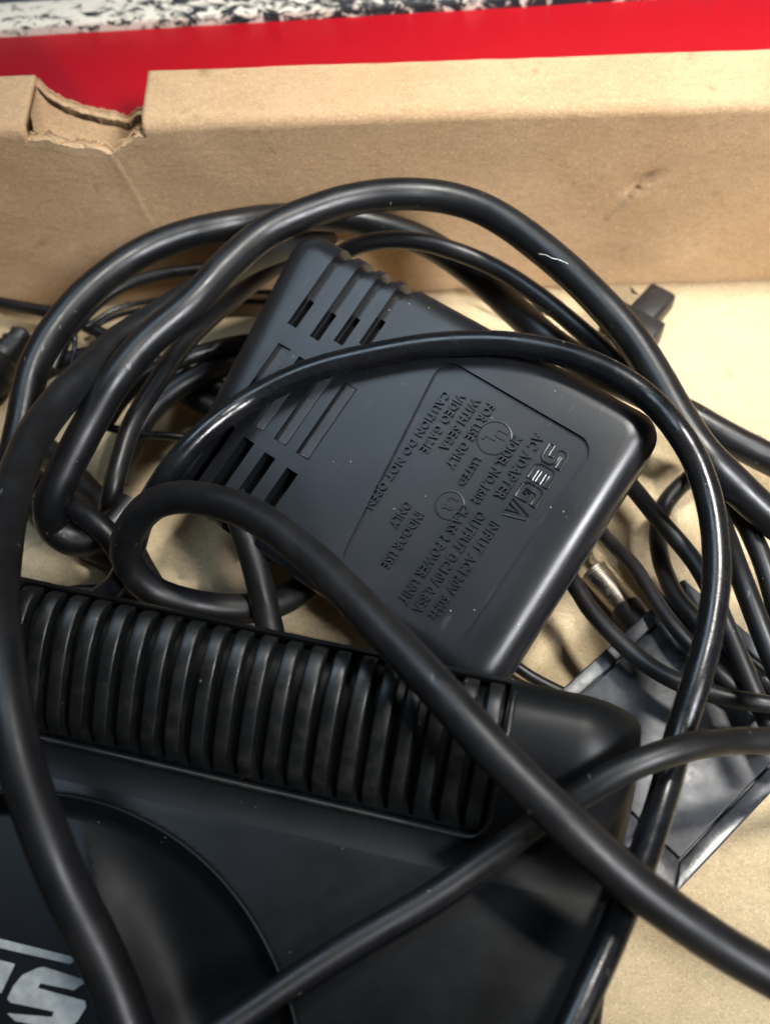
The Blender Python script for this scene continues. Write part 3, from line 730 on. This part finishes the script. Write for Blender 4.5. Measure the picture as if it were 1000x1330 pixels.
# ------------------------------------------------------------------ cables: control points (picture x, y, height of the axis in cm)
GRP = 'black cables coiled in the cardboard box'
AP = 'on adapter'
CABLES = [
 dict(r=.37, m=M_CABLE, label='thick black cable running behind the adapter from the left side to the right edge', p=[(-40, 730, 2.6), (-8, 665, 2.8), (16, 603, 3.0), (29, 545, 3.3), (44, 480, 3.6), (75, 424, 3.8), (120, 374, 3.9), (180, 331, 3.9), (240, 305, 3.9), (300, 292, 3.8), (350, 285, 3.5), (420, 282, 3.1), (480, 290, 2.9), (550, 313, 2.8), (610, 352, 2.8), (660, 395, 2.8), (710, 440, 3.0), (770, 480, 2.6), (830, 508, 2.2), (885, 535, 2.0), (940, 566, 1.8), (1000, 597, 1.6), (1070, 634, 1.4), (1200, 690, 1.0), (1330, 720, .8)]),
 dict(r=.375, m=M_CABLE, label='thick glossy black cable making the tall arch in front of the cardboard back wall', p=[(172, 655, 1.0), (140, 690, 1.0), (100, 702, 1.0), (72, 685, 1.2), (68, 652, 1.8), (85, 613, 2.6), (104, 575, 3.2), (121, 543, 3.6), (144, 503, 4.0), (187, 449, 4.4), (252, 392, 4.8), (300, 340, 5.0), (348, 300, 5.1), (428, 267, 5.2), (480, 256, 5.2), (524, 252, 5.2), (575, 256, 5.1), (620, 269, 5.0), (660, 290, 4.9), (714, 331, 4.75), (775, 388, 4.6), (820, 440, 4.4), (852, 490, 4.2), (882, 543, 4.0), (915, 590, 3.8), (955, 630, 3.4), (1000, 672, 3.0), (1060, 722, 2.6), (1180, 840, 1.6), (1260, 960, .9)]),
 dict(r=.375, m=M_CABLE_MATT, label='thick matt black cable sweeping down the left edge across the ribbed console', p=[(430, 300, 2.2), (370, 318, 3.0), (320, 338, 3.4), (260, 376, 3.7), (205, 412, 3.7), (153, 446, 3.8), (110, 488, 4.0), (72, 527, 4.3), (45, 565, 4.7), (22, 620, 5.1), (6, 690, 5.6), (-3, 770, 6.0), (2, 850, 6.2), (14, 930, 6.2), (34, 1010, 6.0), (60, 1085, 5.7), (91, 1160, 5.3), (126, 1230, 4.9), (152, 1290, 4.5), (172, 1350, 4.2)]),
 dict(r=.33, m=M_CABLE_MATT, label='thick black cable crossing from the floor loop over the console vent to the lower right', p=[(1330, 1400, 1.4), (1200, 1365, 3.0), (1080, 1311, 4.2), (1000, 1266, 4.6), (940, 1231, 4.9), (876, 1188, 5.3), (808, 1136, 5.7), (724, 1058, 6.1), (640, 974, 6.3), (572, 898, 6.3), (500, 822, 6.1), (450, 768, 5.9), (390, 712, 5.6), (330, 670, 5.3), (275, 650, 5.0), (235, 646, 4.6), (200, 656, 4.1), (174, 682, 3.4), (163, 714, 2.6), (174, 745, 1.8), (205, 771, 1.2), (255, 786, .9), (310, 791, .7), (362, 782, .6), (405, 752, .6), (440, 700, .6), (460, 640, .6)]),
 dict(r=.265, m=M_CABLE_GLOSS, label='glossy black cord lying across the face of the power adapter and down its right side', p=[(640, 1560, 4.2), (690, 1450, 4.4), (728, 1360, 4.5), (765, 1280, 4.5), (800, 1203, 4.4), (836, 1113, 4.2), (860, 1035, 4.1), (882, 955, 4.2), (905, 880, 4.5), (922, 810, 4.7), (930, 740, 4.9), (925, 670, 5.1), (908, 610, 5.3), (880, 560, 5.5), (845, 520, AP), (800, 488, AP), (740, 462, AP), (660, 447, AP), (560, 449, AP), (460, 466, AP), (390, 487, AP), (325, 520, AP), (275, 555, 4.0), (232, 597, 3.6), (202, 640, 2.9), (182, 680, 2.2), (170, 720, 1.4), (150, 760, .8), (110, 790, .5)]),
 dict(r=.24, m=M_CABLE_MATT, label='black cord running from the right edge diagonally down over the console deck', p=[(1300, 1010, 1.0), (1180, 975, 2.2), (1080, 962, 3.3), (1000, 962, 3.9), (950, 963, 4.3), (900, 969, 4.8), (850, 983, 5.0), (800, 1005, 4.95), (750, 1035, 4.7), (700, 1068, 4.3), (640, 1110, 3.95), (560, 1165, 3.72), (480, 1212, 3.6), (400, 1262, 3.5), (330, 1308, 3.45), (260, 1355, 3.4)]),
 dict(r=.22, m=M_CABLE, label='slim glossy cord leaving the adapter top corner and bending down the right side', p=[(405, 372, 3.0), (440, 332, 3.6), (485, 314, 4.0), (540, 313, 4.1), (580, 322, 4.1), (640, 347, 3.9), (700, 386, 3.9), (750, 426, 3.9), (795, 466, 3.7), (840, 512, 3.4), (880, 562, 3.2), (915, 622, 3.3), (938, 685, 3.6), (956, 735, 3.8), (978, 792, 3.8), (1000, 850, 3.7), (1040, 940, 3.5)]),
 dict(r=.22, m=M_CABLE, label='black cord curving down at the right edge between two others', p=[(893, 575, 1.8), (914, 618, 2.3), (940, 646, 2.7), (968, 680, 2.9), (988, 724, 2.9), (1005, 780, 2.8), (1020, 850, 2.7)]),
 dict(r=.20, m=M_CABLE_MATT, label='black cord passing under the adapter right corner over a vertical cord', p=[(760, 565, 1.6), (815, 626, 2.0), (850, 668, 2.1), (905, 735, 2.0), (945, 820, 1.9), (982, 905, 1.9), (1020, 990, 1.8)]),
 dict(r=.205, m=M_CABLE_MATT, label='black cord bowing upright on bright cardboard right of the adapter', p=[(985, 575, 1.1), (930, 597, 1.2), (882, 632, 1.3), (861, 660, 1.3), (854, 692, 1.2), (858, 727, 1.2), (877, 772, 1.4), (905, 805, 1.6), (950, 850, 1.7), (1010, 900, 1.7)]),
 dict(r=.165, m=M_CABLE_MATT, label='slim black cord slanting past the silver coaxial plug', p=[(730, 630, .8), (780, 690, 1.1), (825, 738, 1.5), (850, 778, 1.7), (885, 825, 1.9), (930, 872, 1.9), (990, 925, 1.8)]),
 dict(r=.19, m=M_CABLE_MATT, label='black cord curving from beneath the adapter in front of the silver plug', p=[(690, 680, 1.4), (738, 748, 1.7), (767, 793, 1.8), (798, 827, 1.9), (835, 860, 2.0), (885, 888, 2.2), (940, 905, 2.3), (1010, 918, 2.3)]),
 dict(r=.13, m=M_CABLE_MATT, label='short thin black lead showing between adapter corner and console hump', p=[(620, 820, .6), (655, 852, .7), (690, 878, .6), (735, 902, .5)]),
 dict(r=.17, m=M_CABLE, label='slim black cord entering at the left edge along the wall foot', p=[(-40, 387, .6), (0, 394, .6), (40, 401, .6), (80, 409, .6), (112, 424, .6), (150, 443, .5), (190, 470, .4)]),
 dict(r=.155, m=M_CABLE, label='slim black cord arching between the two thick cables at upper left', p=[(70, 480, .8), (86, 442, 1.0), (108, 413, 1.2), (144, 381, 1.5), (194, 360, 1.7), (266, 349, 1.8), (340, 342, 1.8), (430, 345, 1.5)]),
 dict(r=.07, m=M_CABLE_GLOSS, label='upper of the paired thin glossy wires at upper left', p=[(112, 424, .7), (150, 402, .8), (215, 389, .9), (300, 380, .9), (380, 380, .8)]),
 dict(r=.075, m=M_CABLE_GLOSS, label='lower of the paired thin glossy wires at upper left', p=[(112, 432, .5), (150, 411, .6), (215, 399, .7), (300, 392, .7), (380, 392, .6)]),
 dict(r=.235, m=M_CABLE, label='black cord slanting down between the arch cable and the adapter left side', p=[(440, 320, 1.8), (400, 325, 2.0), (353, 350, 2.3), (300, 390, 2.6), (252, 433, 2.7), (222, 469, 2.7), (202, 499, 2.6), (173, 548, 2.3), (156, 600, 1.8), (146, 640, 1.3), (135, 690, .6)]),
 dict(r=.215, m=M_CABLE_MATT, label='black cord lying level and going under the adapter left side', p=[(140, 545, .9), (165, 510, 1.1), (200, 483, 1.2), (250, 462, 1.3), (310, 447, 1.2), (390, 440, 1.0)]),
 dict(r=.11, m=M_CABLE_GLOSS, label='thin black lead lying level on bright floor left of the adapter', p=[(120, 548, .7), (150, 557, .7), (175, 563, .7), (230, 567, .6), (310, 575, .5)]),
 dict(r=.30, m=M_CABLE_MATT, label='short thick black lead in shadow below the adapter left side', p=[(175, 455, .4), (205, 482, .4), (238, 508, .4), (285, 535, .35), (350, 570, .35)]),
 dict(r=.065, m=M_CABLE_GLOSS, label='thin shiny wire hooked upright near the left thick cable', p=[(60, 452, .5), (85, 450, .8), (97, 432, 1.2), (97, 455, 1.0), (93, 480, .8), (104, 502, .4)]),
 dict(r=.075, m=M_CABLE_GLOSS, label='thin grey wire glimpsed between two cords above the adapter', p=[(610, 372, .7), (660, 387, .9), (712, 407, .9), (770, 440, .7)]),
 dict(r=.16, m=M_CABLE_MATT, label='dark cord lying on the floor beneath the console left end', p=[(30, 790, .3), (80, 772, .3), (140, 770, .3), (200, 800, .3), (260, 815, .3)]),
 dict(r=.30, m=M_CABLE_MATT, label='thick black lead low under the slanting cord left of the adapter', p=[(150, 625, .4), (170, 575, .5), (200, 530, .6), (248, 494, .6), (310, 470, .5), (380, 460, .4)]),
 dict(r=.26, m=M_CABLE_MATT, label='black cord lying low across the floor between the left plug and the adapter', p=[(30, 500, .4), (75, 474, .4), (125, 462, .45), (180, 468, .45), (236, 484, .4), (300, 512, .35), (360, 540, .35)]),
 dict(r=.30, m=M_CABLE_MATT, label='thick black lead lying on the floor between left thick cable and floor loop', p=[(28, 640, .4), (62, 676, .45), (105, 706, .45), (150, 728, .45), (190, 765, .4), (230, 810, .35)]),
 dict(r=.28, m=M_CABLE_MATT, label='black cord winding through the dark tangle between left thick cable and floor loop', p=[(20, 590, 1.2), (52, 632, 1.3), (100, 662, 1.5), (145, 700, 1.3), (178, 752, .8), (240, 806, .5), (300, 815, .4)]),
 dict(r=.30, m=M_CABLE_MATT, label='thick black lead in shadow under the lower end of the arch cable', p=[(35, 560, .7), (80, 600, .8), (118, 640, .8), (150, 672, .8), (180, 730, .5), (215, 790, .4)]),
 dict(r=.30, m=M_CABLE_MATT, label='black cord dropping down beside the floor loop below the adapter', p=[(300, 640, 2.4), (318, 690, 1.9), (332, 735, 1.4), (345, 790, .7), (356, 840, .4)]),
]
ctrl = []
for c in CABLES:
    q = []
    for px, py, h in c['p']:
        if h == AP:
            o = TL + AN * (c['r'] + .015); h = float(at_plane(px, py, o, AN)[2])
        q.append((px, py, h * 60))
    sp = spline(q, 7)
    ctrl.append(np.array([(a, b, h / 60) for a, b, h in sp]))
# let crossing cables settle: only the height along each sight line changes, so they stay where they are seen
idx = np.concatenate([np.full(len(c), i) for i, c in enumerate(ctrl)]); rad = np.array([CABLES[i]['r'] for i in idx])
PX = np.concatenate(ctrl); D = np.stack([ray(a, b) for a, b, _ in PX]); Hh = PX[:, 2].copy(); H0 = Hh.copy()
def world_pts(Hh): return CAM + D * ((Hh - CAM[2]) / D[:, 2])[:, None]
ends = np.cumsum([0] + [len(c) for c in ctrl])
need = rad[:, None] + rad[None, :] + .012
for it in range(60):
    Wp = world_pts(Hh); d2 = ((Wp[:, None, :] - Wp[None, :, :]) ** 2).sum(-1)
    bad = (d2 < need ** 2) & (idx[:, None] != idx[None, :])
    if not bad.any(): break
    push = np.zeros_like(Hh)
    ii, jj = np.nonzero(bad)
    over = need[ii, jj] - np.sqrt(d2[ii, jj])
    s = np.where(H0[ii] >= H0[jj], 1.0, -1.0)
    np.maximum.at(push, ii, np.where(s > 0, over, 0)); neg = np.zeros_like(Hh); np.minimum.at(neg, ii, np.where(s < 0, -over, 0))
    Hh += .55 * push + .45 * neg
    for a, b in zip(ends[:-1], ends[1:]):
        k = Hh[a:b] - H0[a:b]
        for _ in range(2):
            kk = np.pad(k, 4, mode='edge'); sm_ = np.convolve(kk, np.ones(9) / 9, 'valid'); k = np.where(np.abs(k) > np.abs(sm_), .6 * k + .4 * sm_, sm_)
        Hh[a:b] = H0[a:b] + k
    Hh = np.maximum(Hh, rad + .03)
for a, b in zip(ends[:-1], ends[1:]):
    k = Hh[a:b] - H0[a:b]; kk = np.pad(k, 10, mode='edge'); g = np.exp(-np.linspace(-2, 2, 21) ** 2); Hh[a:b] = H0[a:b] + np.convolve(kk, g / g.sum(), 'valid')
Wp = world_pts(Hh)
for i, c in enumerate(CABLES):
    pts = Wp[ends[i]:ends[i + 1]]
    pts = spline(pts[::3].tolist() + [pts[-1].tolist()] if (len(pts) - 1) % 3 else pts[::3].tolist(), .09)
    pts = [np.array(p) + .022 * np.array(mnoise.noise_vector(Vector((p[0] * .5, p[1] * .5, p[2] * .5 + 7 * i)))) for p in pts]
    V, Fc = tube_data(pts, [c['r'] * (1 + .022 * mnoise.noise((p[0] * 1.1, p[1] * 1.1, p[2] + 3 * i))) for p in pts], 18)
    o = mesh('cable', V, Fc, c['m'], None, smooth=60); tag(o, c['label'], 'cable', GRP)
# pale fibre stuck on the arch cable
f = [at(699, 330, 5.05), at(708, 331, 5.12), at(716, 335, 5.14), at(727, 338, 5.12), at(740, 344, 5.06)]
fs = spline(f, .04); V, Fc = tube_data(fs, [.004 + .008 * abs(math.sin(k * .9)) for k in range(len(fs))], 6); o = mesh('white_fibre', V, Fc, M_FIBRE); tag(o, 'short white fibre stuck on the arching thick cable', 'fibre')
# plug at the left edge
lp = thing('moulded_plug', 'dull black moulded plug half outside the left edge under the thick cable', 'plug')
q0, q1 = at(-32, 505, .75), at(32, 432, .75)
pts = [q0 + (q1 - q0) * t for t in (0, .05, .45, .5, .52, .60, .62, .70, .72, .80, .82, .95, 1)]
V, Fc = tube_data(pts, [.5, .62, .60, .52, .42, .44, .36, .41, .33, .38, .30, .33, .22], 16); mesh('plug_body', V, Fc, M_CABLE_MATT, lp, smooth=40)
V, Fc = tube_data([q0 + (q1 - q0) * t for t in (.10, .12, .26, .28)], [.6, .67, .67, .6], 16); mesh('grip', V, Fc, M_CABLE_MATT, lp, smooth=40)

bpy.context.view_layer.update()
for root, pos in ((box, (0, 5, -.4)), (rc, (0, 34, -.4)), (con, (*(OC + EU * 8 + EV * 5), 0)), (sw, (*sq(LS / 2, WS / 2), 0)), (cp, (*a1[:2], 0)), (sc_, (*cA, .5)), (lp, (*at(2, 462, 0)[:2], 0))):
    base_at(root, pos)
